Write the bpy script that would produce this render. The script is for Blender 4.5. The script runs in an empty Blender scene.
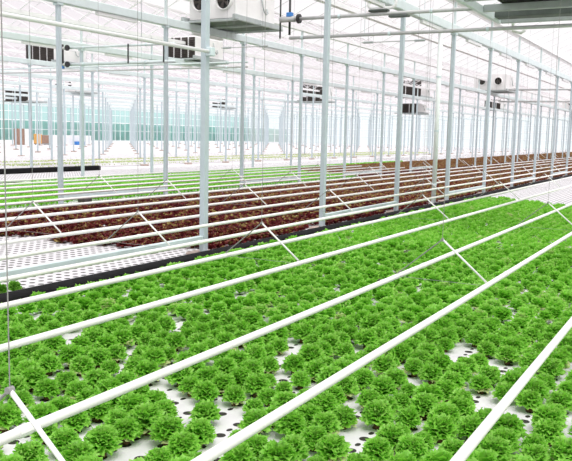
import bpy, math, random
import numpy as np
from mathutils import Vector, Matrix

random.seed(7)
RNG = np.random.default_rng(11)
scene = bpy.context.scene
COL = scene.collection
PI = math.pi

# ------------------------------------------------------------------ camera
W, H = 572, 461
FPX = 782.19
YAW, PITCH, ROLL = 0.4996, 0.1222, 0.0214
CAM = np.array([0.0, 0.0, 2.0262])
_cy, _sy, _cp, _sp = math.cos(YAW), math.sin(YAW), math.cos(PITCH), math.sin(PITCH)
FWD = np.array([_cy * _cp, _sy * _cp, -_sp])
_r = np.array([_sy, -_cy, 0.0])
_u = np.cross(_r, FWD)
RIGHT = math.cos(ROLL) * _r + math.sin(ROLL) * _u
UP = -math.sin(ROLL) * _r + math.cos(ROLL) * _u


def project(P):
    """photo pixel and depth of world points; used only to tell which plants are in view"""
    d = np.asarray(P, float) - CAM
    z = d @ FWD
    zz = np.where(np.abs(z) < 1e-6, 1e-6, z)
    return W / 2 + FPX * (d @ RIGHT) / zz, H / 2 - FPX * (d @ UP) / zz, z


cd = bpy.data.cameras.new('camera')
co = bpy.data.objects.new('camera', cd)
COL.objects.link(co)
cd.sensor_width = 36.0
cd.lens = FPX * 36.0 / W
cd.clip_end = 600
cd.clip_start = 0.05
M = Matrix(((RIGHT[0], UP[0], -FWD[0], CAM[0]), (RIGHT[1], UP[1], -FWD[1], CAM[1]),
            (RIGHT[2], UP[2], -FWD[2], CAM[2]), (0, 0, 0, 1)))
co.matrix_world = M
scene.camera = co

# ------------------------------------------------------------------ materials


def mat(name, col, rough=0.5, metal=0.0, noise=0.0, scale=6.0, spec=0.4):
    m = bpy.data.materials.new(name)
    m.use_nodes = True
    nt = m.node_tree
    b = nt.nodes['Principled BSDF']
    b.inputs['Roughness'].default_value = rough
    b.inputs['Metallic'].default_value = metal
    b.inputs['Specular IOR Level'].default_value = spec
    if noise > 0:
        tc = nt.nodes.new('ShaderNodeTexCoord')
        n = nt.nodes.new('ShaderNodeTexNoise')
        n.inputs['Scale'].default_value = scale
        n.inputs['Detail'].default_value = 4
        r = nt.nodes.new('ShaderNodeValToRGB')
        lo = [c * (1 - noise) for c in col]
        hi = [min(1, c * (1 + noise)) for c in col]
        r.color_ramp.elements[0].position = 0.3
        r.color_ramp.elements[1].position = 0.7
        r.color_ramp.elements[0].color = (*lo, 1)
        r.color_ramp.elements[1].color = (*hi, 1)
        nt.links.new(tc.outputs['Object'], n.inputs['Vector'])
        nt.links.new(n.outputs['Fac'], r.inputs['Fac'])
        nt.links.new(r.outputs['Color'], b.inputs['Base Color'])
    else:
        b.inputs['Base Color'].default_value = (*col, 1)
    return m


def leaf_mat(name, stops, transl=0.35):
    """leaf colour driven by a per-leaf 'tint' attribute plus fine noise; diffuse and translucent"""
    m = bpy.data.materials.new(name)
    m.use_nodes = True
    nt = m.node_tree
    nt.nodes.remove(nt.nodes['Principled BSDF'])
    out = nt.nodes['Material Output']
    at = nt.nodes.new('ShaderNodeAttribute')
    at.attribute_name = 'tint'
    r = nt.nodes.new('ShaderNodeValToRGB')
    els = r.color_ramp.elements
    while len(els) < len(stops):
        els.new(0.5)
    for e, (p, c) in zip(els, stops):
        e.position = p
        e.color = (*c, 1)
    d = nt.nodes.new('ShaderNodeBsdfDiffuse')
    t = nt.nodes.new('ShaderNodeBsdfTranslucent')
    g = nt.nodes.new('ShaderNodeBsdfGlossy')
    g.inputs['Roughness'].default_value = 0.45
    g.inputs['Color'].default_value = (0.9, 0.95, 0.9, 1)
    mx = nt.nodes.new('ShaderNodeMixShader')
    mx.inputs['Fac'].default_value = transl
    mg = nt.nodes.new('ShaderNodeMixShader')
    mg.inputs['Fac'].default_value = 0.03
    nt.links.new(at.outputs['Fac'], r.inputs['Fac'])
    nt.links.new(r.outputs['Color'], d.inputs['Color'])
    nt.links.new(r.outputs['Color'], t.inputs['Color'])
    nt.links.new(d.outputs[0], mx.inputs[1])
    nt.links.new(t.outputs[0], mx.inputs[2])
    nt.links.new(mx.outputs[0], mg.inputs[1])
    nt.links.new(g.outputs[0], mg.inputs[2])
    nt.links.new(mg.outputs[0], out.inputs['Surface'])
    return m


def haze_glass_mat(name, tint, white, f):
    """glass with distance haze put into its colour: part clear, part white translucent film"""
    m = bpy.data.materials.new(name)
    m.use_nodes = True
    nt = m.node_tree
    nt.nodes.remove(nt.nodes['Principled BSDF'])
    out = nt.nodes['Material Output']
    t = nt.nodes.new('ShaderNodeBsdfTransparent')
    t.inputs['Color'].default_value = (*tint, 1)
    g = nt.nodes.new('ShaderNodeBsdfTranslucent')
    g.inputs['Color'].default_value = (*white, 1)  # white film paints the haze of the air onto the panes
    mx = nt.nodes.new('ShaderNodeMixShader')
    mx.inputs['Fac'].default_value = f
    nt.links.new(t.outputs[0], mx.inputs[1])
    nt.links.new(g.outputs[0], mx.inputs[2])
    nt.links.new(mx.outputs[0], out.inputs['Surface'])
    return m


def glass_mat(name, tint, refl=0.06, rough=0.1):
    m = bpy.data.materials.new(name)
    m.use_nodes = True
    nt = m.node_tree
    nt.nodes.remove(nt.nodes['Principled BSDF'])
    out = nt.nodes['Material Output']
    t = nt.nodes.new('ShaderNodeBsdfTransparent')
    t.inputs['Color'].default_value = (*tint, 1)
    g = nt.nodes.new('ShaderNodeBsdfGlossy')
    g.inputs['Roughness'].default_value = rough
    mx = nt.nodes.new('ShaderNodeMixShader')
    mx.inputs['Fac'].default_value = refl
    nt.links.new(t.outputs[0], mx.inputs[1])
    nt.links.new(g.outputs[0], mx.inputs[2])
    nt.links.new(mx.outputs[0], out.inputs['Surface'])
    return m


PU, PP = 0.23, 0.215          # planting pitch along and across the beds


def raft_mat(pu=PU, pp=PP, stagger=True, r1=0.038, r2=0.029, name='white_foam_raft'):
    """white foam raft with black planting holes on the planting grid and a small slot between"""
    m = bpy.data.materials.new(name)
    m.use_nodes = True
    nt = m.node_tree
    b = nt.nodes['Principled BSDF']
    b.inputs['Roughness'].default_value = 0.7
    tc = nt.nodes.new('ShaderNodeTexCoord')
    sp = nt.nodes.new('ShaderNodeSeparateXYZ')
    nt.links.new(tc.outputs['Object'], sp.inputs[0])

    def math_(op, a, b_=None):
        n = nt.nodes.new('ShaderNodeMath')
        n.operation = op
        for i, v in enumerate((a, b_)):
            if v is None:
                continue
            if isinstance(v, (int, float)):
                n.inputs[i].default_value = v
            else:
                nt.links.new(v, n.inputs[i])
        return n.outputs[0]
    x = math_('DIVIDE', sp.outputs[0], pu)
    y = math_('DIVIDE', sp.outputs[1], pp)
    fy = math_('FLOOR', math_('ADD', y, 0.5))
    odd = math_('MULTIPLY', math_('PINGPONG', fy, 1.0), 0.5 if stagger else 0.0)     # alternate rows shifted half a pitch
    xs = math_('ADD', x, odd)

    def cell(v, off):
        return math_('SUBTRACT', math_('FRACT', math_('ADD', v, 0.5 + off)), 0.5)
    cx, cyy = cell(xs, 0.0), cell(y, 0.0)
    d1 = math_('SQRT', math_('ADD', math_('POWER', math_('MULTIPLY', cx, pu), 2.0),
                             math_('POWER', math_('MULTIPLY', cyy, pp), 2.0)))
    h1 = math_('LESS_THAN', d1, r1)
    cx2, cy2 = cell(xs, 0.5), cell(y, 0.0)
    d2 = math_('SQRT', math_('ADD', math_('POWER', math_('MULTIPLY', cx2, pu), 2.0),
                             math_('POWER', math_('MULTIPLY', cy2, pp * 1.6), 2.0)))
    h2 = math_('LESS_THAN', d2, r2)
    hole = math_('MAXIMUM', h1, h2)
    n = nt.nodes.new('ShaderNodeTexNoise')
    n.inputs['Scale'].default_value = 9
    nt.links.new(tc.outputs['Object'], n.inputs['Vector'])
    r = nt.nodes.new('ShaderNodeValToRGB')
    r.color_ramp.elements[0].color = (0.60, 0.585, 0.61, 1)
    r.color_ramp.elements[1].color = (0.76, 0.75, 0.77, 1)
    nt.links.new(n.outputs['Fac'], r.inputs['Fac'])
    mx = nt.nodes.new('ShaderNodeMix')
    mx.data_type = 'RGBA'
    nt.links.new(hole, mx.inputs['Factor'])
    nt.links.new(r.outputs['Color'], mx.inputs[6])
    mx.inputs[7].default_value = (0.02, 0.016, 0.014, 1)
    nt.links.new(mx.outputs[2], b.inputs['Base Color'])
    return m


MT = {
    'column': mat('galvanised_column', (0.49, 0.57, 0.61), 0.5, 0.0, 0.06, 3),
    'beam': mat('painted_beam', (0.66, 0.74, 0.75), 0.5, 0, 0.05, 3),
    'tie': mat('pale_steel_tie', (0.60, 0.70, 0.72), 0.5, 0, 0.12, 2.5),
    'roofbar': mat('white_roof_bar', (0.86, 0.86, 0.87), 0.5),
    'pipe': mat('white_enamel_pipe', (0.86, 0.855, 0.83), 0.35, 0, 0.03, 5),
    'rod': mat('white_rod', (0.84, 0.84, 0.83), 0.4),
    'wire': mat('grey_wire', (0.30, 0.30, 0.29), 0.5, 0.2),
    'liner': mat('black_liner', (0.010, 0.010, 0.011), 0.8, 0, 0.3, 8, 0.12),
    'footing': mat('concrete_footing', (0.47, 0.38, 0.34), 0.9, 0, 0.2, 9),
    'floor': mat('pale_concrete', (0.68, 0.66, 0.675), 0.8, 0, 0.08, 0.6),
    'ground': mat('outside_gravel', (0.62, 0.62, 0.6), 0.95, 0, 0.15, 0.3),
    'casing': mat('white_casing', (0.84, 0.83, 0.83), 0.4, 0, 0.03, 4),
    'dark': mat('dark_grille', (0.055, 0.045, 0.04), 0.6, 0, 0.25, 14),
    'hole': mat('fan_opening', (0.012, 0.012, 0.012), 0.7),
    'tray': mat('grey_tray', (0.42, 0.46, 0.46), 0.5, 0, 0.1, 4),
    'darktray': mat('dark_underside', (0.10, 0.12, 0.11), 0.6, 0, 0.2, 4),
    'supply': mat('grey_supply_pipe', (0.50, 0.51, 0.51), 0.4, 0, 0.08, 5),
    'valve': mat('black_valve', (0.02, 0.02, 0.022), 0.4),
    'blue': mat('blue_plastic', (0.05, 0.22, 0.60), 0.5),
    'brown': mat('brown_cardboard', (0.34, 0.22, 0.17), 0.8, 0, 0.25, 7),
    'orange': mat('orange_plastic', (0.75, 0.40, 0.12), 0.6, 0, 0.1, 7),
    'white': mat('white_plastic', (0.86, 0.86, 0.86), 0.5),
    'plug': mat('brown_peat_plug', (0.13, 0.07, 0.035), 0.95, 0, 0.4, 60),
    'roofglass': glass_mat('roof_glass', (0.96, 0.945, 0.955), 0.04),
    'wallglass': haze_glass_mat('hazed_teal_wall_glass', (0.62, 0.86, 0.86), (0.66, 0.93, 0.92), 0.55),
    'endglass': haze_glass_mat('hazed_end_wall_glass', (0.84, 0.94, 0.98), (0.92, 0.98, 1.0), 0.5),
    'clear': mat('pale_plastic_tube', (0.80, 0.85, 0.84), 0.25),
    'hedge': mat('hazed_hedge_foliage', (0.10, 0.24, 0.20), 0.9, 0, 0.6, 0.8),  # foliage green lightened towards teal, haze put into the colour
    'raft': raft_mat(),
    'bareraft': raft_mat(0.16, 0.16, False, 0.040, 0.0, 'white_foam_raft_close_holes'),
    'green': leaf_mat('green_lettuce_leaf', [(0.0, (0.12, 0.41, 0.02)), (0.45, (0.26, 0.655, 0.055)),
                                             (0.8, (0.40, 0.78, 0.13)), (1.0, (0.62, 0.70, 0.32))], 0.5),
    'red': leaf_mat('red_lettuce_leaf', [(0.0, (0.09, 0.009, 0.013)), (0.62, (0.235, 0.032, 0.034)),
                                         (0.78, (0.30, 0.17, 0.055)), (1.0, (0.46, 0.38, 0.13))], 0.3),
}

# ------------------------------------------------------------------ mesh helpers


class MB:
    def __init__(self):
        self.v = []
        self.f = []

    def box(self, x0, x1, y0, y1, z0, z1):
        b = len(self.v)
        self.v += [(x, y, z) for z in (z0, z1) for x, y in ((x0, y0), (x1, y0), (x1, y1), (x0, y1))]
        self.f += [tuple(b + i for i in q) for q in
                   ((3, 2, 1, 0), (4, 5, 6, 7), (0, 1, 5, 4), (1, 2, 6, 5), (2, 3, 7, 6), (3, 0, 4, 7))]
        return self

    def bevbox(self, x0, x1, y0, y1, z0, z1, c=0.01):
        """box with chamfered vertical edges and chamfered top/bottom"""
        def ring(ins, z):
            a0, a1, b0, b1 = x0 + ins, x1 - ins, y0 + ins, y1 - ins
            k = c
            return [(a0 + k, b0, z), (a1 - k, b0, z), (a1, b0 + k, z), (a1, b1 - k, z),
                    (a1 - k, b1, z), (a0 + k, b1, z), (a0, b1 - k, z), (a0, b0 + k, z)]
        rings = [ring(c, z0), ring(0, z0 + c), ring(0, z1 - c), ring(c, z1)]
        b = len(self.v)
        for r in rings:
            self.v += r
        for k in range(3):
            for i in range(8):
                j = (i + 1) % 8
                self.f.append((b + k * 8 + i, b + k * 8 + j, b + (k + 1) * 8 + j, b + (k + 1) * 8 + i))
        self.f.append(tuple(b + i for i in range(7, -1, -1)))
        self.f.append(tuple(b + 24 + i for i in range(8)))
        return self

    def tube(self, pts, r, n=8, cap=True):
        pts = [Vector(p) for p in pts]
        b = len(self.v)
        prev = None
        for i, p in enumerate(pts):
            if i == 0:
                t = pts[1] - pts[0]
            elif i == len(pts) - 1:
                t = pts[-1] - pts[-2]
            else:
                t = (pts[i + 1] - pts[i]).normalized() + (pts[i] - pts[i - 1]).normalized()
            t.normalize()
            if prev is None:
                a = Vector((0, 0, 1)) if abs(t.z) < 0.9 else Vector((1, 0, 0))
                s = t.cross(a).normalized()
            else:
                s = (prev - t * prev.dot(t)).normalized()
            prev = s
            q = t.cross(s)
            for k in range(n):
                an = 2 * PI * k / n
                w = p + (s * math.cos(an) + q * math.sin(an)) * r
                self.v.append(tuple(w))
        for i in range(len(pts) - 1):
            for k in range(n):
                k2 = (k + 1) % n
                self.f.append((b + i * n + k, b + i * n + k2, b + (i + 1) * n + k2, b + (i + 1) * n + k))
        if cap:
            self.f.append(tuple(b + k for k in range(n - 1, -1, -1)))
            e = b + (len(pts) - 1) * n
            self.f.append(tuple(e + k for k in range(n)))
        return self

    def lathe_x(self, prof, cy, cz, n=20):
        """revolve (x, radius) profile about an axis parallel to X"""
        b = len(self.v)
        for x, r in prof:
            for k in range(n):
                a = 2 * PI * k / n
                self.v.append((x, cy + r * math.cos(a), cz + r * math.sin(a)))
        for i in range(len(prof) - 1):
            for k in range(n):
                k2 = (k + 1) % n
                self.f.append((b + i * n + k, b + (i + 1) * n + k, b + (i + 1) * n + k2, b + i * n + k2))
        return self

    def quad(self, a, b_, c, d):
        b = len(self.v)
        self.v += [a, b_, c, d]
        self.f.append((b, b + 1, b + 2, b + 3))
        return self

    def mesh(self, name, m, smooth=False):
        me = bpy.data.meshes.new(name)
        me.from_pydata(self.v, [], self.f)
        me.materials.append(m)
        if smooth:
            me.polygons.foreach_set('use_smooth', [True] * len(me.polygons))
        me.update()
        return me

    def build(self, name, m, parent=None, loc=(0, 0, 0), smooth=False):
        o = bpy.data.objects.new(name, self.mesh(name, m, smooth))
        o.location = loc
        COL.objects.link(o)
        if parent is not None:
            o.parent = parent
        return o


def tag(o, label=None, cat=None, group=None, kind=None):
    if label:
        o['label'] = label
    if cat:
        o['category'] = cat
    if group:
        o['group'] = group
    if kind:
        o['kind'] = kind
    return o


def empty(name, loc):
    o = bpy.data.objects.new(name, None)
    o.empty_display_size = 0.1
    o.location = loc
    COL.objects.link(o)
    return o


def inst(name, me, loc, parent=None, rz=0.0, s=1.0):
    o = bpy.data.objects.new(name, me)
    o.location = loc
    o.rotation_euler = (0, 0, rz)
    o.scale = (s, s, s)
    COL.objects.link(o)
    if parent is not None:
        o.parent = parent
    return o


def copy_tree(o, loc):
    """a thing and each of its parts and sub-parts"""
    c = o.copy()
    COL.objects.link(c)
    c.location = loc
    for ch in list(o.children):
        d = ch.copy()
        COL.objects.link(d)
        d.parent = c
        for g in list(ch.children):
            e = g.copy()
            COL.objects.link(e)
            e.parent = d
    return c


def ordn(n):
    if 10 <= n % 100 <= 20:
        return f'{n}th'
    return f"{n}{ {1: 'st', 2: 'nd', 3: 'rd'}.get(n % 10, 'th') }"


NTH = ['nearest', 'second nearest', 'third nearest', 'fourth nearest', 'fifth nearest', 'sixth nearest',
       'seventh nearest', 'eighth nearest', 'ninth nearest', 'tenth nearest', 'eleventh nearest', 'twelfth nearest']


def word(k):
    return NTH[k] if k < len(NTH) else ordn(k + 1) + ' nearest'


def raw_mesh(name, verts, quads, tint, m):
    me = bpy.data.meshes.new(name)
    nv, nq = len(verts), len(quads)
    me.vertices.add(nv)
    me.vertices.foreach_set('co', np.ascontiguousarray(verts, np.float32).ravel())
    me.loops.add(nq * 4)
    me.loops.foreach_set('vertex_index', np.ascontiguousarray(quads, np.int32).ravel())
    me.polygons.add(nq)
    me.polygons.foreach_set('loop_start', np.arange(0, nq * 4, 4, dtype=np.int32))
    at = me.attributes.new('tint', 'FLOAT', 'POINT')
    at.data.foreach_set('value', np.ascontiguousarray(tint, np.float32))
    me.materials.append(m)
    me.update(calc_edges=True)
    me.validate()
    return me


# ------------------------------------------------------------------ lettuce


def lettuce_arrays(seed, nleaf, nu, nv, red=False, R=0.120, Hh=0.158):
    """a frilly loose-leaf head: leaves fan out of a short core, arch over, and ruffle at the rim"""
    rg = np.random.default_rng(seed)
    V, Q, T = [], [], []
    base = 0
    hue = rg.uniform(-0.06, 0.06)
    for i in range(nleaf):
        f = (i + 0.5) / nleaf                      # 0 = heart, 1 = outermost
        az = i * 2.39996 + rg.uniform(-0.25, 0.25)
        reach = R * (0.10 + 0.76 * f ** 0.6) * rg.uniform(0.93, 1.05)
        top = Hh * (1.0 - 0.66 * f ** 1.8) * rg.uniform(0.93, 1.06)
        wid = R * (0.34 + 0.22 * f) * rg.uniform(0.85, 1.15)
        ph = rg.uniform(0, 6.28)
        u = np.linspace(0, 1, nu)[:, None]
        s = np.linspace(-1, 1, nv)[None, :]
        rr = 0.010 + reach * (u ** 1.35) + 0 * s
        zz = 0.018 + (top - 0.018) * np.sin(u * (1.35 + 0.42 * f)) / math.sin(1.35) + 0 * s
        half = wid * (0.10 + 0.90 * u ** 0.8)
        lat = half * s * (1 - 0.12 * np.abs(s) * u)
        rr = rr - (s ** 2) * half * 0.45            # leaf cups inwards at the sides
        zz = zz - (np.abs(s) ** 2) * u * wid * 0.22 + 0 * rr
        if nv >= 5:
            edge = np.maximum(u ** 1.6, 0) * (0.45 + 0.65 * np.maximum(np.abs(s), u ** 4))
            k = np.arange(nv)[None, :]
            kk = np.arange(nu)[:, None]
            sign = np.where((k + kk) % 2 == 0, 1.0, -1.0)
            amp = R * 0.12 * edge
            rr = rr + amp * (sign * 0.55 + 0.4 * np.sin(s * 7 + ph)) + rg.normal(0, 1, (nu, nv)) * R * 0.055 * edge
            zz = zz + amp * (0.8 * np.cos(s * 6 + ph * 2) + rg.normal(0, 0.5, (nu, nv))) * 0.8
        ca, sa = math.cos(az), math.sin(az)
        x = rr * ca - lat * sa
        y = rr * sa + lat * ca
        zz = np.maximum(zz, 0.006 + 0 * zz)
        V.append(np.stack([x, y, zz], -1).reshape(-1, 3))
        idx = base + np.arange(nu * nv).reshape(nu, nv)
        q = np.stack([idx[:-1, :-1], idx[:-1, 1:], idx[1:, 1:], idx[1:, :-1]], -1).reshape(-1, 4)
        Q.append(q)
        if red:
            t0 = rg.uniform(0.72, 1.0) if rg.random() < (0.45 if f < 0.25 else 0.06) else rg.uniform(0.0, 0.62)
            t = np.full((nu, nv), t0)
        else:
            t0 = 0.42 + hue + rg.uniform(-0.18, 0.18)
            if f > 0.85 and rg.random() < 0.2:
                t0 = 0.92
            t = t0 + 0.20 * (u ** 3) + 0 * s        # paler frilled margin of each leaf
        T.append(np.clip(t, 0, 1).ravel())
        base += nu * nv
    return np.concatenate(V), np.concatenate(Q), np.concatenate(T)


def scatter(name, pts, scales, templates, m, tshift=0.10):
    """one merged mesh of many plants"""
    Vs, Qs, Ts = [], [], []
    base = 0
    pts = np.asarray(pts, float)
    which = RNG.integers(0, len(templates), len(pts))
    for ti, (v, q, t) in enumerate(templates):
        sel = np.where(which == ti)[0]
        if not len(sel):
            continue
        a = RNG.uniform(0, 2 * PI, len(sel))
        s = scales[sel]
        c, sn = np.cos(a) * s, np.sin(a) * s
        X = v[None, :, 0] * c[:, None] - v[None, :, 1] * sn[:, None] + pts[sel, 0:1]
        Y = v[None, :, 0] * sn[:, None] + v[None, :, 1] * c[:, None] + pts[sel, 1:2]
        Z = v[None, :, 2] * s[:, None] + 0.0
        Vs.append(np.stack([X, Y, Z], -1).reshape(-1, 3))
        off = base + np.arange(len(sel))[:, None, None] * len(v)
        Qs.append((q[None] + off).reshape(-1, 4))
        Ts.append(np.clip(t[None] + RNG.normal(0, tshift, len(sel))[:, None], 0, 1).ravel())
        base += len(sel) * len(v)
    me = raw_mesh(name, np.concatenate(Vs), np.concatenate(Qs), np.concatenate(Ts), m)
    o = bpy.data.objects.new(name, me)
    COL.objects.link(o)
    return o


def grid(u0, u1, p0, p1, ju=0.030, jp=0.030):
    """planting positions on the holes of the rafts: alternate rows shifted by half a pitch"""
    out = []
    for j in range(math.ceil(p0 / PP), math.floor(p1 / PP) + 1):
        off = -0.5 * PU if j % 2 else 0.0
        i0, i1 = math.ceil((u0 - off) / PU), math.floor((u1 - off) / PU)
        i = np.arange(i0, i1 + 1)
        n = len(i)
        if n <= 0:
            continue
        x = i * PU + off + RNG.uniform(-ju, ju, n)
        y = j * PP + RNG.uniform(-jp, jp, n)
        out.append(np.stack([x, y, np.full(n, j)], -1))
    return np.concatenate(out)


# ------------------------------------------------------------------ layout constants
U0, DU = 10.743, 4.5                 # column pitch along the beds
P1, DP = 7.432, 7.69                 # column rows across the beds
ZT = 5.39                            # top of the columns: gutter beams
ROWS = [P1 + DP * j for j in range(11)]
PBACK = 92.0
UEND = 150.0
PIPES = [0.94, 1.94, 2.89, 4.14, 5.14, 6.05, 7.08, 8.02, 9.1, 10.12, 11.15, 12.15, 13.2, 14.25, 15.45, 16.5, 17.55]
ZP = 0.55                            # white pipes hang this high over the rafts
RP = 0.027

# ------------------------------------------------------------------ setting
fl = MB().box(-6, UEND, -9, PBACK, -0.30, -0.062).build('floor', MT['floor'])
tag(fl, kind='structure')
gr = MB().box(-150, 420, -150, 380, -0.5, -0.31).build('ground_outside', MT['ground'])
tag(gr, kind='structure')

# roof: a row of small glass gables, ridges parallel to the beds
ce = MB()
bars = MB()
ZE, ZR = 6.35, 7.25
gw = DP / 2
gables = [(-0.258 - 2 * gw) + gw * i for i in range(26)]
for gy in gables:
    if gy + gw > PBACK + 2.1:
        continue
    ym = gy + gw / 2
    for (ya, yb) in ((gy, ym), (gy + gw, ym)):
        ce.quad((-6, ya, ZE), (UEND, ya, ZE), (UEND, yb, ZR), (-6, yb, ZR))
    x = -6.0
    while x < UEND:
        for (ya, yb) in ((gy, ym), (gy + gw, ym)):
            bars.tube([(x, ya, ZE - 0.03), (x, yb, ZR - 0.03)], 0.02, 4, False)
        x += 1.5
    bars.box(-6, UEND, ym - 0.035, ym + 0.035, ZR - 0.09, ZR - 0.01)
    bars.box(-6, UEND, gy - 0.10, gy + 0.10, ZE - 0.16, ZE - 0.01)
ceil = ce.build('ceiling', MT['roofglass'])
tag(ceil, kind='structure')
bars.build('glazing_bars', MT['roofbar'], ceil)


def glass_wall(name, a, b, axis, pos, glass):
    """a wall of glass panes between mullions and rails"""
    g, k = MB(), MB()
    n = int((b - a) / (1.3 if axis == 'x' else 2.25))
    for i in range(n + 1):
        t = a + (b - a) * i / n
        if axis == 'x':
            k.box(t - 0.045, t + 0.045, pos - 0.06, pos + 0.06, -0.06, ZE)
        else:
            k.box(pos - 0.06, pos + 0.06, t - 0.06, t + 0.06, -0.06, ZE)
    for z0, z1 in ((-0.06, 0.35), (1.95, 2.03), (3.30, 3.42), (4.6, 4.68), (ZE - 0.2, ZE)):
        if axis == 'x':
            k.box(a, b, pos - 0.05, pos + 0.05, z0, z1)
        else:
            k.box(pos - 0.05, pos + 0.05, a, b, z0, z1)
    if axis == 'x':
        g.quad((a, pos, 0.3), (b, pos, 0.3), (b, pos, ZE), (a, pos, ZE))
    else:
        g.quad((pos, a, 0.3), (pos, b, 0.3), (pos, b, ZE), (pos, a, ZE))
    w = k.build(name, MT['roofbar'])
    tag(w, kind='structure')
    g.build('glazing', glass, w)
    return w


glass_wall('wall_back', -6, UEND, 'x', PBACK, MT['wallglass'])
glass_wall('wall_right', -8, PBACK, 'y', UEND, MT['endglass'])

# hedge beyond the back wall
hv, hq = [], []
nx, nz = 300, 10
rg = np.random.default_rng(5)
xs = np.linspace(50, 175, nx)
hp = 3.55 + 0.10 * np.sin(xs * 0.5) + 0.1 * np.sin(xs * 1.7 + 1) + rg.normal(0, 0.08, nx)
prof = [(-0.9, 0.0), (-1.1, 0.35), (-1.0, 0.7), (-0.6, 0.93), (0.0, 1.0), (0.6, 0.93), (1.0, 0.7), (1.1, 0.35), (0.9, 0.0)]
hb = MB()
for i in range(nx):
    for (dy, fz) in prof:
        hb.v.append((xs[i] + rg.normal(0, .05), 96.5 + dy + rg.normal(0, 0.12), -0.31 + fz * hp[i] + (rg.normal(0, 0.08) if fz else 0)))
m_ = len(prof)
for i in range(nx - 1):
    for k in range(m_ - 1):
        hb.f.append((i * m_ + k, (i + 1) * m_ + k, (i + 1) * m_ + k + 1, i * m_ + k + 1))
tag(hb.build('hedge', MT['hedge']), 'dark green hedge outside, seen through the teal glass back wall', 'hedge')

# ------------------------------------------------------------------ beds


def slab(name, x0, x1, y0, y1, label, m=None, z0=-0.06, z1=0.0):
    o = MB().bevbox(x0, x1, y0, y1, z0, z1, 0.012).build(name, MT[m or 'raft'])
    return tag(o, label, 'raft', 'foam planting rafts floating in the beds')


slab('planting_raft', -4, 25.95, -6.5, 6.96, 'long white foam raft with black holes under the front bed of green lettuce')
slab('planting_raft', 26.0, 62, -6.5, 6.96, 'empty white foam raft past the far right end of the green bed', 'bareraft')
slab('planting_raft', -4, 145, 7.27, 14.85, 'white foam raft carrying the dark red lettuce behind the first column row', 'bareraft')
slab('planting_raft', -4, 145, 15.35, 21.95, 'white foam raft carrying green lettuce behind the second column row')
slab('planting_raft', -4, 145, 22.95, 27.7, 'bare white foam raft in front of the far black bed rim', 'bareraft')
slab('planting_raft', 0, 145, 30.9, 37.9, 'white foam raft with sparse haze-paled lettuce beyond the far black rim')
slab('planting_raft', 0, 145, 38.6, 45.6, 'farthest white foam raft before the pale floor by the back wall')


def rim(y0, y1, x0, x1, zt, label):
    b = MB()
    n = 8
    prof = [(y0, -0.06)] + [(0.5 * (y0 + y1) - 0.5 * (y1 - y0) * math.cos(PI * k / n), zt - 0.06 + 0.06 * math.sin(PI * k / n))
                            for k in range(n + 1)] + [(y1, -0.06)]
    for x in (x0, x1):
        for (y, z) in prof:
            b.v.append((x, y, z))
    k = len(prof)
    for i in range(k):
        j = (i + 1) % k
        b.f.append((i, i + k, j + k, j))
    b.f.append(tuple(range(k)))
    b.f.append(tuple(range(2 * k - 1, k - 1, -1)))
    return tag(b.build('bed_rim', MT['liner']), label, 'rim', 'black liner rims of the beds')


rim(6.97, 7.24, -4, 62, 0.13, 'black liner rim running along the back edge of the front green bed')
rim(27.75, 28.1, -4, 30.8, 0.24, 'thick black rim on the far side of the bare white rafts')
rim(22.0, 22.3, -4, 20.4, 0.12, 'short black rim at far left behind the distant green bed')
rim(14.87, 15.02, -4, 15.2, 0.05, 'low black rim at left between the red bed and the distant green bed')

# ------------------------------------------------------------------ columns


def column_mesh(w, z0, z1):
    b = MB()
    b.bevbox(-w / 2, w / 2, -w * 0.42, w * 0.42, z0, z1, 0.008)
    return b.mesh('column', MT['column'])


COLM = column_mesh(0.12, 0.05, ZT - 0.14)
COLM_TALL = COLM
HEADM = MB().bevbox(-0.11, 0.11, -0.09, 0.09, ZT - 0.20, ZT - 0.14, 0.01).mesh('bracket', MT['tie'])
POSTM = MB().box(-0.035, 0.035, -0.035, 0.035, ZT + 0.08, ZE - 0.12).mesh('post', MT['beam'])
FOOTM = MB().bevbox(-0.24, 0.24, -0.15, 0.20, 0.0, 0.05, 0.015).mesh('footing', MT['footing'])
FOOTF = MB().bevbox(-0.24, 0.24, -0.15, 0.15, -0.062, 0.05, 0.015).mesh('footing', MT['footing'])
ROWNAME = ['first', 'second', 'third', 'fourth', 'fifth', 'sixth', 'seventh', 'eighth', 'ninth', 'tenth', 'farthest']
ncol = 0
for j, p in enumerate(ROWS):
    idx = 0
    for k in range(-3, 32):
        u = U0 + DU * k
        if u > UEND - 1 or u < 1:
            continue
        zs = np.linspace(0, ZT, 8)
        px, py, dz = project(np.stack([np.full(8, u), np.full(8, p), zs], -1))
        ok = (dz > 0.2) & (px > -8) & (px < W + 8) & (py > -5) & (py < H + 5)
        if not ok.any():
            continue
        idx += 1
        c = inst('column', COLM, (u, p, 0))
        tag(c, f'pale grey steel column, {ordn(idx)} from left in the {ROWNAME[j]} row back', 'column',
            'steel columns holding up the roof')
        # the beds lie against row one and two; further rows stand between beds on the floor
        inst('footing', FOOTM if j == 0 else FOOTF, (0, 0, 0), c)
        if j < 5:
            inst('bracket', HEADM, (0, 0, 0), c)
        inst('post', POSTM, (0, 0, 0), c)
        ncol += 1

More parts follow.
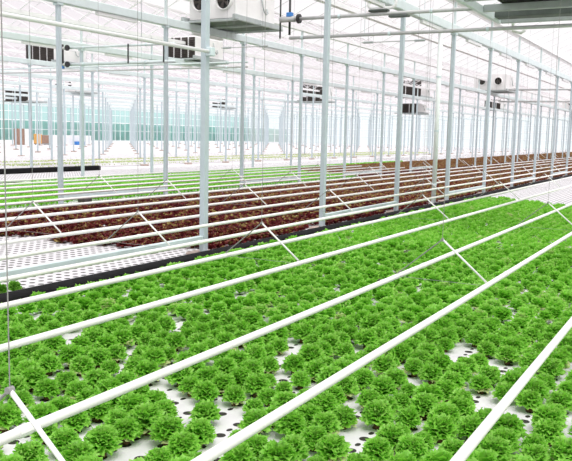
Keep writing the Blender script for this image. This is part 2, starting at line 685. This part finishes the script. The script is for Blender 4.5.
for j, p in enumerate(ROWS):
    b = MB().bevbox(-5, UEND - 0.3, p - 0.10, p + 0.10, ZT - 0.14, ZT + 0.10, 0.02)
    g = b.build('gutter_beam', MT['beam'])
    tag(g, f'long pale steel beam on top of the {ROWNAME[j]} row of columns', 'beam', 'beams along the column rows')
    if j < 4:
        for k in range(-2, 14):
            u = U0 + DU * k
            qx, qy, qz = project(np.array([u + 2, p, ZT - 0.15]))
            if qz > 0.5 and -20 < qx < W + 20 and qy > -20:
                MB().bevbox(u + 1.4, u + 3.1, p - 0.05, p + 0.05, ZT - 0.24, ZT - 0.14, 0.01).build('underslung_channel', MT['roofbar'], g)

# tie beams low between the columns, in alternate bays
TI = 0
for j, bays in ((0, (-1, 1, 3, 5, 7)), (1, (1, 3, 5, 7))):
    for n, k in enumerate(bays):
        ua, ub = U0 + DU * k + 0.065, U0 + DU * (k + 1) - 0.065
        p = ROWS[j]
        o = MB().bevbox(ua, ub, p - 0.045, p + 0.045, 0.20, 0.32, 0.008).build('tie_beam', MT['tie'])
        tag(o, f'low pale blue-grey beam between columns, {ordn(n + 1)} from left in the {ROWNAME[j]} row', 'beam',
            'low tie beams between columns')

# downpipe beside a column
dp = MB().tube([(22.9, 7.43, 0.02), (22.9, 7.43, ZT - 0.1)], 0.07, 14).build('downpipe', MT['clear'], smooth=True)
tag(dp, 'pale plastic downpipe standing just left of the fourth front-row column', 'pipe')
for z in (0.6, 2.2, 3.8):
    MB().tube([(22.9, 7.43, z), (22.9, 7.43, z + 0.05)], 0.08, 14).build('pipe_clip', MT['tie'], dp)

# ------------------------------------------------------------------ white pipes and their hangers
COUP = MB().tube([(0, 0, 0), (0.08, 0, 0)], RP + 0.004, 12).mesh('coupling', MT['rod'])
for i, p in enumerate(PIPES):
    umax = 140.0 if i < 11 else 36.0
    b = MB().tube([(-3.5, p, ZP), (umax, p, ZP)], RP, 12)
    o = b.build('heating_pipe', MT['pipe'], smooth=True)
    tag(o, f'long white pipe hung over the beds, {word(i)} to the viewer', 'pipe', 'white pipes hung above the lettuce beds')
    if i < 7:
        for x in np.arange(2.6, 30, 6.0):
            qx, qy, qz = project(np.array([x, p, ZP]))
            if qz > 0.3 and -5 < qx < W + 5 and qy < H + 5:
                inst('coupling', COUP, (x, p, ZP), o)

HU = [2.14 + 5.76 * k for k in range(0, 14)]
HU[0] += 0.10
pairs = [(1, 2), (3, 4), (5, 6), (7, 8), (9, 10), (11, 12)]
for pi, (a, b_) in enumerate(pairs):
    pn, pf = PIPES[a], PIPES[b_]
    pm = 0.5 * (pn + pf)
    za = 0.985
    hi = 0
    for u in HU:
        u = u + 0.045 * (pm - 4.64)
        px, py, dz = project(np.array([[u, pm, za], [u, pn, ZP], [u, pf, ZP]]))
        if not ((dz > 0.3) & (px > -5) & (px < W + 5) & (py > 0) & (py < H + 5)).any():
            continue
        hi += 1
        # wire runs up to the roof
        t = empty('pipe_hanger', (u, pm, ZP))
        tag(t, f'{ordn(hi)} from left of the hangers joining the {word(a)} and {word(b_)} white pipes'.replace(' nearest and ', ' and '),
            'hanger', 'triangular hangers carrying the white pipes')
        zz = za - ZP
        MB().tube([(0, pn - pm, RP + 0.008), (0, 0, zz)], 0.011, 8).build('rod', MT['rod'], t, smooth=True)
        MB().tube([(0, pf - pm, RP + 0.004), (0, 0, zz)], 0.007, 6).build('stay_wire', MT['wire'], t)
        MB().tube([(0, pn - pm, 0), (0, pf - pm, 0)], 0.0025, 5).build('tie_wire', MT['wire'], t)
        MB().tube([(0, 0, zz - 0.02), (0, 0, ZE - ZP - 0.2)], 0.0028, 5).build('suspension_wire', MT['wire'], t)
        MB().tube([(-0.015, 0, zz), (0.015, 0, zz)], 0.015, 8).build('joint', MT['wire'], t)

# pipe on the first row of columns, at head height
o = MB().tube([(-3, P1 - 0.10, 3.33), (U0 - 0.02, P1 - 0.10, 3.33)], 0.03, 12).build('rail_pipe', MT['roofbar'], smooth=True)
tag(o, 'pale horizontal pipe ending at the leftmost front-row column above head height', 'pipe')
MB().bevbox(U0 - 0.06, U0 + 0.06, P1 - 0.16, P1 - 0.05, 3.26, 3.40, 0.01).build('end_bracket', MT['tie'], o)

# ------------------------------------------------------------------ supply pipes under the roof


def supply(x, y0, y1, z, r, label, m='supply'):
    o = MB().tube([(x, y0, z), (x, y1, z)], r, 12).build('supply_pipe', MT[m], smooth=True)
    tag(o, label, 'pipe', 'pipes crossing under the roof')
    y = y0 + 1.0
    while y < y1 - 0.3:
        MB().tube([(x, y, z), (x, y + 0.06, z)], r + 0.012, 12).build('pipe_collar', MT['tie'], o)
        y += 2.4
    y = y0 + 1.2
    while y < y1 - 0.3:
        if x == 18.3 and 1.8 < y < 5.3:
            y += 3.845
            continue
        MB().tube([(x, y, z), (x, y, ZE - 0.1)], 0.008, 6).build('hanging_rod', MT['beam'], o)
        y += 3.845
    return o


supply(18.3, 5.16, 9.85, 5.0, 0.045, 'upper grey pipe crossing overhead from the black valves to the right')
supply(18.3, -1.0, 10.0, 4.52, 0.042, 'lower grey pipe crossing overhead beneath the black valves')
supply(18.3, 13.7, 17.86, 4.52, 0.035, 'upper thin pipe at upper left ending in a black handwheel', 'beam')
supply(18.3, 13.7, 17.86, 4.02, 0.05, 'lower pale pipe at upper left ending in a black handwheel', 'beam')
supply(28.4, 17.5, 46, 5.0, 0.04, 'upper of two distant crossing pipes at left under the dark grille unit', 'beam')
supply(28.4, 17.5, 46, 4.8, 0.035, 'lower of two distant crossing pipes at left under the dark grille unit', 'supply')


def manifold(loc, label, s=1.0):
    t = empty('valve_manifold', loc)
    tag(t, label, 'valve', 'valve assemblies on the pipes')
    a = MB()
    a.tube([(0, 0.14, -0.48), (0, 0.14, 0.55)], 0.022 * s, 10)
    a.tube([(0, -0.14, -0.40), (0, -0.14, 0.55)], 0.03 * s, 10)
    a.build('riser_pipe', MT['valve'], t, smooth=True)
    MB().tube([(0, 0.14, 0.0), (0, -0.30, 0.0)], 0.075 * s, 14).build('valve_body', MT['supply'], t, smooth=True)
    MB().tube([(0, -0.38, 0), (0, -0.44, 0)], 0.12 * s, 18).tube([(0, -0.30, 0), (0, -0.38, 0)], 0.02, 8).build('handwheel', MT['valve'], t)
    MB().bevbox(-0.06, 0.06, -0.22, -0.06, 0.06, 0.17, 0.01).build('actuator', MT['blue'], t)
    return t


supply(55.6, 7.0, 13.0, 5.42, 0.06, 'upper distant grey pipe right of the white two-fan unit', 'supply')
supply(55.6, 7.0, 13.6, 4.62, 0.06, 'lower distant grey pipe right of the white two-fan unit', 'supply')
for (y0, y1, z, lab) in ((7.28, 7.78, 5.06, 'upper dark bracket on the overhead pipe at the third front-row column'),
                         (6.75, 7.25, 4.90, 'lower dark bracket under the overhead pipe at the third front-row column')):
    o = MB().bevbox(18.22, 18.40, y0, y1, z, z + 0.045, 0.01).build('pipe_bracket', MT['darktray'])
    tag(o, lab, 'bracket', 'dark brackets on the overhead pipe')
manifold((18.3, 10.15, 5.0), 'black valve assembly with blue actuator right of the big white fan unit')


t = empty('valve_manifold', (18.3, 17.75, 4.02))
tag(t, 'pair of black handwheels joined by a dark pipe at upper left beside the second-row column', 'valve',
    'valve assemblies on the pipes')
MB().tube([(0, 0.26, -0.08), (0, 0.26, 0.62)], 0.045, 10).build('riser_pipe', MT['valve'], t, smooth=True)
MB().bevbox(-0.05, 0.05, 0.21, 0.31, -0.12, -0.02, 0.01).build('actuator', MT['blue'], t)
for z in (0.0, 0.5):
    MB().tube([(0, 0.22, z), (0, 0.02, z)], 0.05, 10).build('valve_body', MT['supply'], t)
    MB().tube([(-0.06, -0.02, z - 0.0), (-0.10, -0.02, z)], 0.09, 16).build('handwheel', MT['valve'], t)
for (x, y, lab) in ((18.3, 15.35, 'thin dark bracket joining two pipes left of the second column of row two'),
                    (18.3, 14.05, 'thin dark bracket joining two pipes just right of the second-row column')):
    o = MB().tube([(x - 0.06, y, 4.0), (x - 0.06, y, 4.56)], 0.022, 8).build('pipe_bracket', MT['valve'])
    tag(o, lab, 'bracket', 'dark brackets between the thin pipes')

# ------------------------------------------------------------------ fan units


def fan_unit(loc, front, label, wy=1.8, lx=2.4, hz=1.08, rail=(-0.2, 2.0), fans=2, panels=4, up=0.0):
    """loc: near corner (low u, low p) at the tray; front: what the end towards low u shows"""
    t = empty('fan_unit', loc)
    tag(t, label, 'fan unit', 'air handling units under the roof')
    c = MB().bevbox(0.03, lx, 0, wy, 0.06, hz, 0.03)
    c.build('casing', MT['casing'], t)
    if front == 'fans':
        r = min(0.26, wy / fans * 0.36)
        for k in range(fans):
            cy = wy * (k + 0.5) / fans
            cz = 0.06 + (hz - 0.06) * 0.55
            ring = MB().lathe_x([(0.03, r * 1.18), (-0.06, r * 1.15), (-0.09, r * 1.05), (-0.06, r), (0.02, r * 0.96)], cy, cz, 24)
            ro = ring.build('fan', MT['casing'], t, smooth=True)
            MB().tube([(0.005, cy, cz), (0.024, cy, cz)], r * 0.99, 24).build('fan_opening', MT['hole'], ro)
            bl = MB()
            bl.tube([(-0.05, cy, cz), (0.0, cy, cz)], r * 0.2, 10)
            for q in range(5):
                a = 2 * PI * q / 5
                d = Vector((0, math.cos(a), math.sin(a)))
                e = Vector((0, -math.sin(a), math.cos(a)))
                cc = Vector((0, cy, cz))
                p0, p1_ = cc + d * r * .18, cc + d * r * .9
                bl.quad(tuple(p0 + e * r * .1 + Vector((-.04, 0, 0))), tuple(p1_ + e * r * .22 + Vector((-.045, 0, 0))),
                        tuple(p1_ - e * r * .22 + Vector((-.01, 0, 0))), tuple(p0 - e * r * .1 + Vector((-.015, 0, 0))))
            bl.build('fan_blades', MT['dark'], ro)
    else:
        for k in range(panels):
            y0 = wy * k / panels + 0.05
            y1 = wy * (k + 1) / panels - 0.05
            g = MB().box(0.0, 0.04, y0, y1, 0.07, hz - 0.04)
            z = 0.08
            while z < hz - 0.14:
                g.quad((0.0, y0, z + 0.05), (0.0, y1, z + 0.05), (-0.05, y1, z), (-0.05, y0, z))
                z += 0.09
            g.build('grille_panel', MT['dark'], t)
    hk = MB().tube([(lx * 0.62, -0.02, hz * 0.85), (lx * 0.62, -0.07, hz * 0.62), (lx * 0.64, -0.09, hz * 0.45),
                    (lx * 0.70, -0.09, hz * 0.36), (lx * 0.76, -0.07, hz * 0.42), (lx * 0.76, -0.02, hz * 0.55)], 0.025, 8)
    hk.build('hose_hook', MT['tray'], t, smooth=True)
    tr = MB().box(-0.12, lx + 0.1, 0.05, wy - 0.05, 0.02, 0.06)
    tr.build('drip_tray', MT['darktray'], t)
    rl = MB()
    for y in (-0.12, wy + 0.02):
        rl.bevbox(-0.25, lx + 0.35, y, y + 0.10, 0.0, 0.16, 0.01)
    for x in (-0.15, lx * 0.5, lx + 0.15):
        rl.bevbox(x, x + 0.10, rail[0], rail[1], -0.03, 0.04, 0.01)
    rl.build('support_frame', MT['tray'], t)
    return t


ZU = ZT + 0.11
fan_unit((20.95, 13.35, ZU), 'fans', 'large white fan unit behind the leftmost front-row column at top', rail=(-0.2, 1.95))
fan_unit((30.9, 31.0, ZU), 'grille', 'dark grille unit at upper left beside the second-row column', wy=2.1, hz=1.3, rail=(-0.7, 2.1))
fan_unit((31.2, 22.15, ZU), 'grille', 'dark grille unit under the large white fan unit, left of the front column', wy=1.7, rail=(-0.15, 1.95))
fan_unit((69.0, 33.9, ZU - 0.25), 'grille', 'distant dark grille unit just left of the second front-row column', wy=2.6, hz=1.9, panels=3, rail=(-0.15, 4.4))
fan_unit((66.5, 23.1, ZU), 'grille', 'distant dark grille unit right of the third front-row column', wy=2.2, hz=1.5, panels=3, rail=(-0.4, 2.4))
fan_unit((58.2, 13.8, ZU), 'fans', 'white unit with two round fans behind the fifth front-row column', wy=2.4, hz=1.25, rail=(-0.15, 2.6))
fan_unit((96.0, 23.3, ZU), 'grille', 'small far dark grille unit below the white two-fan unit', wy=2.0, hz=1.3, panels=2, rail=(-0.6, 2.2))
fan_unit((95.3, 14.2, ZU), 'fans', 'far white single-fan unit at the right edge of the photo', wy=1.9, hz=1.3, fans=1, rail=(-0.2, 2.1))
fan_unit((55.5, 52.9, ZU), 'fans', 'far white unit with two small fans at left between thin columns', wy=3.2, hz=1.3, rail=(-0.2, 3.4))
fan_unit((63.0, 67.2, ZU - 0.5), 'grille', 'farthest small grille unit near the left edge of the photo', wy=3.6, hz=1.4, panels=3, rail=(-0.2, 3.8))
fan_unit((92.6, 60.6, ZU), 'grille', 'tiny far grille unit right of the leftmost front-row column', wy=2.2, hz=1.3, panels=2, rail=(-0.2, 2.4))
fan_unit((68.0, 23.9, ZU - 1.35), 'grille', 'small dark grille unit hanging just below the distant grille unit, middle right', wy=1.6, hz=0.9, panels=2,
         rail=(-0.2, 2.2))

# platform with a fan unit at top right, seen from below
t = empty('fan_platform', (15.4, 2.0, 4.9))
tag(t, 'grey hanging platform with dark underside at the top right corner', 'platform')
L_, Wd = 4.85, 3.1
for y in (0.0, Wd - 0.10):
    MB().bevbox(0, L_, y, y + 0.10, 0, 0.18, 0.015).build('side_rail', MT['beam'], t)
for x in (0.05, 1.5, 3.05):
    MB().bevbox(x, x + 0.12, 0.10, Wd - 0.10, 0.04, 0.20, 0.01).build('cross_bar', MT['tray'], t)
b = MB().bevbox(L_ - 0.12, L_, 0.10, Wd - 0.10, 0.0, 0.14, 0.01)
b.build('end_bar', MT['tray'], t)
b = MB().bevbox(L_ - 0.75, L_ - 0.3, 0.10, Wd - 0.10, 0.06, 0.2, 0.01)
b.build('drip_channel', MT['darktray'], t)
for (x, y) in ((0.1, 0.08), (L_ - 0.1, 0.08), (0.1, Wd - 0.08), (L_ - 0.1, Wd - 0.08)):
    MB().tube([(x, y, 0.2), (x, y, 1.5)], 0.02, 8).build('hanging_rod', MT['beam'], t)
c = empty('fan_unit', (15.9, 2.35, 5.12))
tag(c, 'white fan unit with dark base standing on the top right platform', 'fan unit', 'air handling units under the roof')
MB().bevbox(0.2, 3.0, 0.0, 2.3, 0.06, 1.0, 0.03).build('casing', MT['casing'], c)
MB().box(0.1, 3.1, 0.05, 2.25, 0.0, 0.06).build('drip_tray', MT['hole'], c)
MB().tube([(2.6, 2.32, 0.2), (2.6, 2.45, 0.2), (2.6, 2.45, 0.6)], 0.04, 10).build('hose', MT['valve'], c, smooth=True)
# white pipe trap under the platform end
tp = MB().tube([(20.18, 4.75, 5.0), (20.42, 4.75, 4.92), (20.42, 4.75, 4.74), (20.42, 4.55, 4.68), (20.42, 4.45, 4.75)], 0.045, 10)
tag(tp.build('drain_pipe', MT['white'], smooth=True), 'short white bent drain pipe at the end of the top right platform', 'pipe')

# hanging loop of white hose
pts = []
for k in range(25):
    a = 2 * PI * k / 24
    cx_, cz_ = math.copysign(abs(math.cos(a)) ** 0.5, math.cos(a)), math.copysign(abs(math.sin(a)) ** 0.5, math.sin(a))
    pts.append((18.3, 7.45 + 0.36 * cx_, 5.29 + 0.16 * cz_))
tag(MB().tube(pts, 0.04, 10, False).build('hose_loop', MT['white'], smooth=True),
    'white loop of hose resting on the upper overhead pipe, top middle right', 'hose')

for (x, y0, y1, z, lab) in ((20.45, 7.05, 8.9, 4.6, 'thin horizontal misting rod right of the second front-row column'),
                            (20.37, 11.85, 13.5, 4.6, 'thin horizontal misting rod right of the leftmost front-row column')):
    o = MB().tube([(x, y0, z), (x, y1, z)], 0.014, 8).build('misting_rod', MT['supply'])
    tag(o, lab, 'rod', 'misting rods under the roof')
    for y in (y0 + 0.02, y1 - 0.35):
        MB().tube([(x, y, z), (x, y + 0.28, z)], 0.032, 10).build('nozzle', MT['tray'], o)
    for y in (y0 + 0.2, y1 - 0.2):
        MB().tube([(x, y, z), (x, y, ZE - 0.1)], 0.004, 5).build('hanging_wire', MT['wire'], o)

# ------------------------------------------------------------------ things on the far floor and beds
ZF = -0.062


def on_floor(name, x0, x1, y0, y1, z0, z1, m, label, cat):
    return tag(MB().bevbox(x0, x1, y0, y1, z0, z1, 0.02).build(name, MT[m]), label, cat)


on_floor('carton_stack', 73.0, 73.9, 79.6, 80.6, ZF, 2.05, 'brown', 'tall brown carton stack on the far floor at left', 'carton')
on_floor('cabinet', 73.95, 74.75, 79.6, 80.6, ZF, 2.0, 'white', 'tall white cabinet beside the brown cartons on the far floor', 'cabinet')
t = empty('trolley', (76.4, 79.6, ZF))
tag(t, 'orange and brown loaded trolley on the far floor at left', 'trolley')
MB().bevbox(0, 0.5, 0, 1.0, 0.15, 1.45, 0.02).build('orange_crate', MT['orange'], t)
MB().bevbox(0.5, 1.95, 0, 1.0, 0.2, 1.3, 0.02).build('carton', MT['brown'], t)
MB().bevbox(0, 2.0, 0, 1.0, 0.10, 0.15, 0.01).build('deck', MT['dark'], t)
b = MB()
for (x, y) in ((0.15, 0.15), (1.85, 0.15), (0.15, 0.85), (1.85, 0.85)):
    b.tube([(x, y - 0.02, 0.06), (x, y + 0.02, 0.06)], 0.06, 12)
b.build('wheel', MT['dark'], t)
on_floor('water_tank', 78.8, 86.6, 79.8, 81.0, ZF, 1.25, 'white', 'long low white tank on the far floor at left', 'tank')
on_floor('blue_tub', 82.5, 84.2, 78.6, 79.3, ZF, 0.42, 'blue', 'small blue tub in front of the long white tank', 'tub')
t = empty('crate', (16.6, 15.55, 0.0))
tag(t, 'small dark brown crate on the distant green bed at left', 'crate')
MB().bevbox(-0.13, 0.13, -0.12, 0.12, 0.22, 0.29, 0.01).build('lid', MT['brown'], t)
MB().bevbox(-0.15, 0.15, -0.13, 0.13, 0.0, 0.12, 0.01).build('body', MT['dark'], t)
MB().box(-0.03, 0.03, -0.03, 0.03, 0.12, 0.22).build('stem', MT['dark'], t)

# ------------------------------------------------------------------ lettuces
NVAR = 8
G_HI = [lettuce_arrays(100 + i, 64, 7, 11) for i in range(NVAR)]
G_MID = [lettuce_arrays(200 + i, 34, 5, 7) for i in range(4)]
G_LOW = [lettuce_arrays(300 + i, 12, 3, 5) for i in range(4)]
G_FAR = [lettuce_arrays(400 + i, 7, 3, 3) for i in range(4)]
R_HI = [lettuce_arrays(500 + i, 20, 4, 7, True, 0.12, 0.11) for i in range(6)]
R_LOW = [lettuce_arrays(600 + i, 12, 3, 5, True, 0.125, 0.11) for i in range(5)]
R_FAR = [lettuce_arrays(700 + i, 7, 3, 3, True, 0.13, 0.11) for i in range(5)]
GM = [raw_mesh('lettuce', *a, MT['green']) for a in G_HI]
RM = [raw_mesh('red_lettuce', *a, MT['red']) for a in R_HI]
PLUG = MB().tube([(0, 0, 0.0), (0, 0, 0.012), (0, 0, 0.024)], 0.028, 10).mesh('growing_plug', MT['plug'])

# bare spots of the front bed, where the raft shows between the heads
BARE = [(4.98, 4.99), (4.46, 4.51), (5.36, 5.26), (4.66, 4.39), (5.14, 4.3), (4.76, 4.13), (3.49, 3.82), (3.62, 3.35),
        (3.68, 3.13), (4.02, 4.16), (4.96, 3.76), (4.68, 3.53), (4.41, 3.31), (5.74, 3.6), (4.59, 2.91), (4.21, 2.78),
        (5.51, 3.05), (4.24, 2.47), (5.4, 3.63), (4.06, 2.99), (6.69, 2.84), (6.0, 2.81), (5.23, 2.53), (5.04, 2.18),
        (4.64, 1.93), (4.43, 1.85), (6.13, 3.21), (5.8, 2.31), (5.9, 1.92), (6.83, 2.01), (7.18, 1.9), (5.78, 1.41),
        (6.43, 1.46), (5.71, 1.0), (6.62, 1.02), (4.82, 1.22), (5.11, 0.75), (6.83, 1.67), (5.56, 6.22), (5.92, 6.15),
        (7.47, 6.17), (6.16, 5.16), (5.82, 5.38), (9.27, 6.56), (8.28, 5.0), (8.1, 4.44), (7.02, 4.5), (6.54, 4.91),
        (6.85, 4.75), (12.76, 4.57), (8.89, 4.22), (8.25, 4.52), (9.82, 3.81), (9.02, 3.19), (7.25, 3.08), (7.58, 2.96),
        (7.72, 2.74), (10.61, 2.08), (11.49, 1.93), (8.74, 2.37), (8.46, 1.87), (8.67, 1.55), (7.67, 2.51), (12.8, 2.27)]
g = grid(1.2, 26.6, -2.4, 6.85)
uend = 25.2 + 0.7 * np.sin(g[:, 1] * 1.3) + RNG.normal(0, 0.15, len(g))
g = g[g[:, 0] < uend]
keep = RNG.random(len(g)) > 0.05
VD = np.array([_cy, _sy])
for (bx, by) in BARE:
    d = np.hypot(g[:, 0] - bx, g[:, 1] - by)
    keep[np.argmin(d)] = False
    # about half of the gaps stretch over the next plant as well
    if RNG.random() < 0.3:
        d = np.hypot(g[:, 0] - (bx - VD[0] * 0.18), g[:, 1] - (by - VD[1] * 0.18))
        keep[np.argmin(d)] = False
g = g[keep]
sc_ = np.clip(RNG.normal(0.97, 0.10, len(g)), 0.70, 1.20)
small = RNG.random(len(g)) < 0.04
sc_[small] *= 0.7
px, py, dz = project(np.stack([g[:, 0], g[:, 1], np.full(len(g), 0.07)], -1))
inview = (dz > 0.5) & (px > -6) & (px < W + 6) & (py > 0) & (py < H + 8)
order = np.argsort(np.where(inview, dz, 1e9))
near = order[:292]
rest = order[292:]
# which white pipe each row lies behind, as seen over the pipe
shadow = np.array([p * (CAM[2] - 0.08) / (CAM[2] - ZP) for p in PIPES[:8]])
jrow = g[:, 2].astype(int)
rows = sorted(set(jrow[near]))
rowinfo = {}
cnt = {}
for j in rows:
    y = j * PP
    s = int(np.sum(shadow < y))
    cnt[s] = cnt.get(s, 0) + 1
    rowinfo[j] = (s, cnt[s])
nfront = cnt.get(0, 0)
for j in rows:
    s, r = rowinfo[j]
    mine = sorted([i for i in near if jrow[i] == j], key=lambda i: px[i])
    for n, i in enumerate(mine):
        o = inst('lettuce', GM[int(RNG.integers(0, NVAR))], (g[i, 0], g[i, 1], 0.0), None, RNG.uniform(0, 2 * PI), float(sc_[i]))
        if s == 0:
            where = f'{ordn(nfront - r + 1)} row in front of the nearest white pipe'
        else:
            where = f'{ordn(r)} row behind the {word(s - 1)} white pipe'
        tag(o, f'frilly green lettuce, {ordn(n + 1)} from left in {where}', 'lettuce', 'green lettuces in the front bed')
        inst('growing_plug', PLUG, (0, 0, 0), o)
gr_, sr_ = g[rest], sc_[rest]
dr = dz[rest]
m1 = dr < 14
of = scatter('lettuce_bed', gr_[m1], sr_[m1], G_MID, MT['green'])
tag(of, 'bright green lettuces filling the middle of the front bed behind the nearest heads', 'lettuce', None, 'stuff')
of = scatter('lettuce_bed', gr_[~m1], sr_[~m1], G_LOW, MT['green'])
tag(of, 'bright green lettuces crowding the far right end of the front bed', 'lettuce', None, 'stuff')

# a few green heads left on the bare raft behind the black rim, at the left edge
gc = grid(5.7, 6.9, 7.38, 7.65)[:8]
for n, (x, y, _) in enumerate(gc):
    o = inst('lettuce', GM[n % NVAR], (x, y, 0.0), None, n * 1.3, 0.85)
    tag(o, f'green lettuce, {ordn(n + 1)} of the small clump behind the black rim at the left edge', 'lettuce',
        'green lettuces behind the black rim')
    inst('growing_plug', PLUG, (0, 0, 0), o)

# red bed
PU, PP = 0.20, 0.20          # the red heads are set a little closer
r = grid(2.0, 142, 7.45, 14.7, 0.03, 0.03)
bare_red = ((r[:, 0] < 10.35 + 0.15 * np.sin(r[:, 1] * 3)) & (r[:, 1] < 12.1)) | ((r[:, 0] < 11.0) & (r[:, 1] < 8.2))
# nothing grows under the column footings
foot = np.zeros(len(r), bool)
for k in range(-2, 26):
    foot |= (np.abs(r[:, 0] - (U0 + DU * k)) < 0.38) & (r[:, 1] < P1 + 0.38)
foot |= (np.abs(r[:, 0] - 22.9) < 0.2) & (r[:, 1] < P1 + 0.25)
r = r[~bare_red & ~foot & (RNG.random(len(r)) > 0.015)]
rs = np.clip(RNG.normal(1.0, 0.10, len(r)), 0.75, 1.25)
rx, ry, rz_ = project(np.stack([r[:, 0], r[:, 1], np.full(len(r), 0.06)], -1))
rin = (rz_ > 0.5) & (rx > -4) & (rx < W + 4) & (ry > 0) & (ry < H)
order = np.argsort(np.where(rin, rz_, 1e9))
near, rest = order[:300], order[300:]
rows = sorted(set(r[near, 2].astype(int)))
for rn, j in enumerate(rows):
    mine = sorted([i for i in near if int(r[i, 2]) == j], key=lambda i: rx[i])
    for n, i in enumerate(mine):
        o = inst('red_lettuce', RM[int(RNG.integers(0, len(RM)))], (r[i, 0], r[i, 1], 0.0), None, RNG.uniform(0, 2 * PI), float(rs[i]))
        tag(o, f'dark red lettuce, {ordn(n + 1)} from left in {ordn(rn + 1)} row behind the black rim', 'red lettuce',
            'red lettuces behind the first column row')
        inst('growing_plug', PLUG, (0, 0, 0), o)
rr_, rrs = r[rest], rs[rest]
m1 = rz_[rest] < 24
ob = scatter('red_lettuce_bed', rr_[m1], rrs[m1], R_LOW, MT['red'], 0.08)
tag(ob, 'dark red lettuces filling the bed behind the first column row at left', 'red lettuce', None, 'stuff')
far = ~m1
ob = scatter('red_lettuce_bed', rr_[far], rrs[far], R_FAR, MT['red'], 0.10)
tag(ob, 'brownish red lettuces in the far right part of the bed behind the columns', 'red lettuce', None, 'stuff')

# third bed: green at left, brownish red far right
t3 = grid(12, 142, 15.5, 21.6)
edge = 35.5 + (t3[:, 1] - 15.3) * 0.4
free = ~((np.abs(t3[:, 0] - 16.5) < 0.5) & (np.abs(t3[:, 1] - 15.5) < 0.4))
a = t3[(t3[:, 0] < edge) & free]
ob = scatter('lettuce_bed', a, np.full(len(a), 1.0), G_FAR, MT['green'])
tag(ob, 'band of distant green lettuces behind the second column row', 'lettuce', None, 'stuff')
a = t3[t3[:, 0] > edge]
ob = scatter('red_lettuce_bed', a, np.full(len(a), 1.05), R_FAR, MT['red'])
tag(ob, 'distant brownish red lettuces behind the second column row at right', 'red lettuce', None, 'stuff')
# green fringe along the bare rafts, then the sparse beds, coloured pale for haze, beyond the far rim
t4 = grid(20.8, 60, 22.05, 22.25)
ob = scatter('lettuce_bed', t4, np.full(len(t4), 1.0), G_FAR, MT['green'])
tag(ob, 'thin fringe of green lettuces in front of the bare white rafts', 'lettuce', None, 'stuff')
t5 = grid(30, 100, 31.1, 37.6)
t5 = t5[(RNG.random(len(t5)) < 0.55) & (np.sin(t5[:, 1] * 1.9) > 0.1)]
ob = scatter('lettuce_bed', t5, np.full(len(t5), 0.55), [(v, q, np.full(len(t), 1.0)) for v, q, t in G_FAR], MT['green'], 0.03)  # palest leaf tint on every plant stands in for distance haze
tag(ob, 'sparse green lettuces with haze in their colour, on the rafts beyond the far black rim', 'lettuce', None, 'stuff')

# ------------------------------------------------------------------ light
w = bpy.data.worlds.new('overcast_sky')
scene.world = w
w.use_nodes = True
nt = w.node_tree
bg = nt.nodes['Background']
bg.inputs['Color'].default_value = (1.0, 0.985, 0.995, 1)
bg.inputs['Strength'].default_value = 1.0

sd = bpy.data.lights.new('hazy_sun', 'SUN')
sd.energy = 2.8
sd.angle = math.radians(50)
sd.color = (1.0, 0.985, 0.95)
so = bpy.data.objects.new('hazy_sun', sd)
so.rotation_euler = Vector((-0.22, -0.38, 1.0)).to_track_quat('Z', 'Y').to_euler()
so.location = (0, 0, 40)
COL.objects.link(so)

scene.cycles.max_bounces = 10
scene.cycles.diffuse_bounces = 4
scene.cycles.transparent_max_bounces = 24
scene.cycles.use_denoising = True
scene.view_settings.view_transform = 'Standard'
scene.view_settings.look = 'None'
scene.view_settings.gamma = 1.0
scene.view_settings.exposure = 0.14
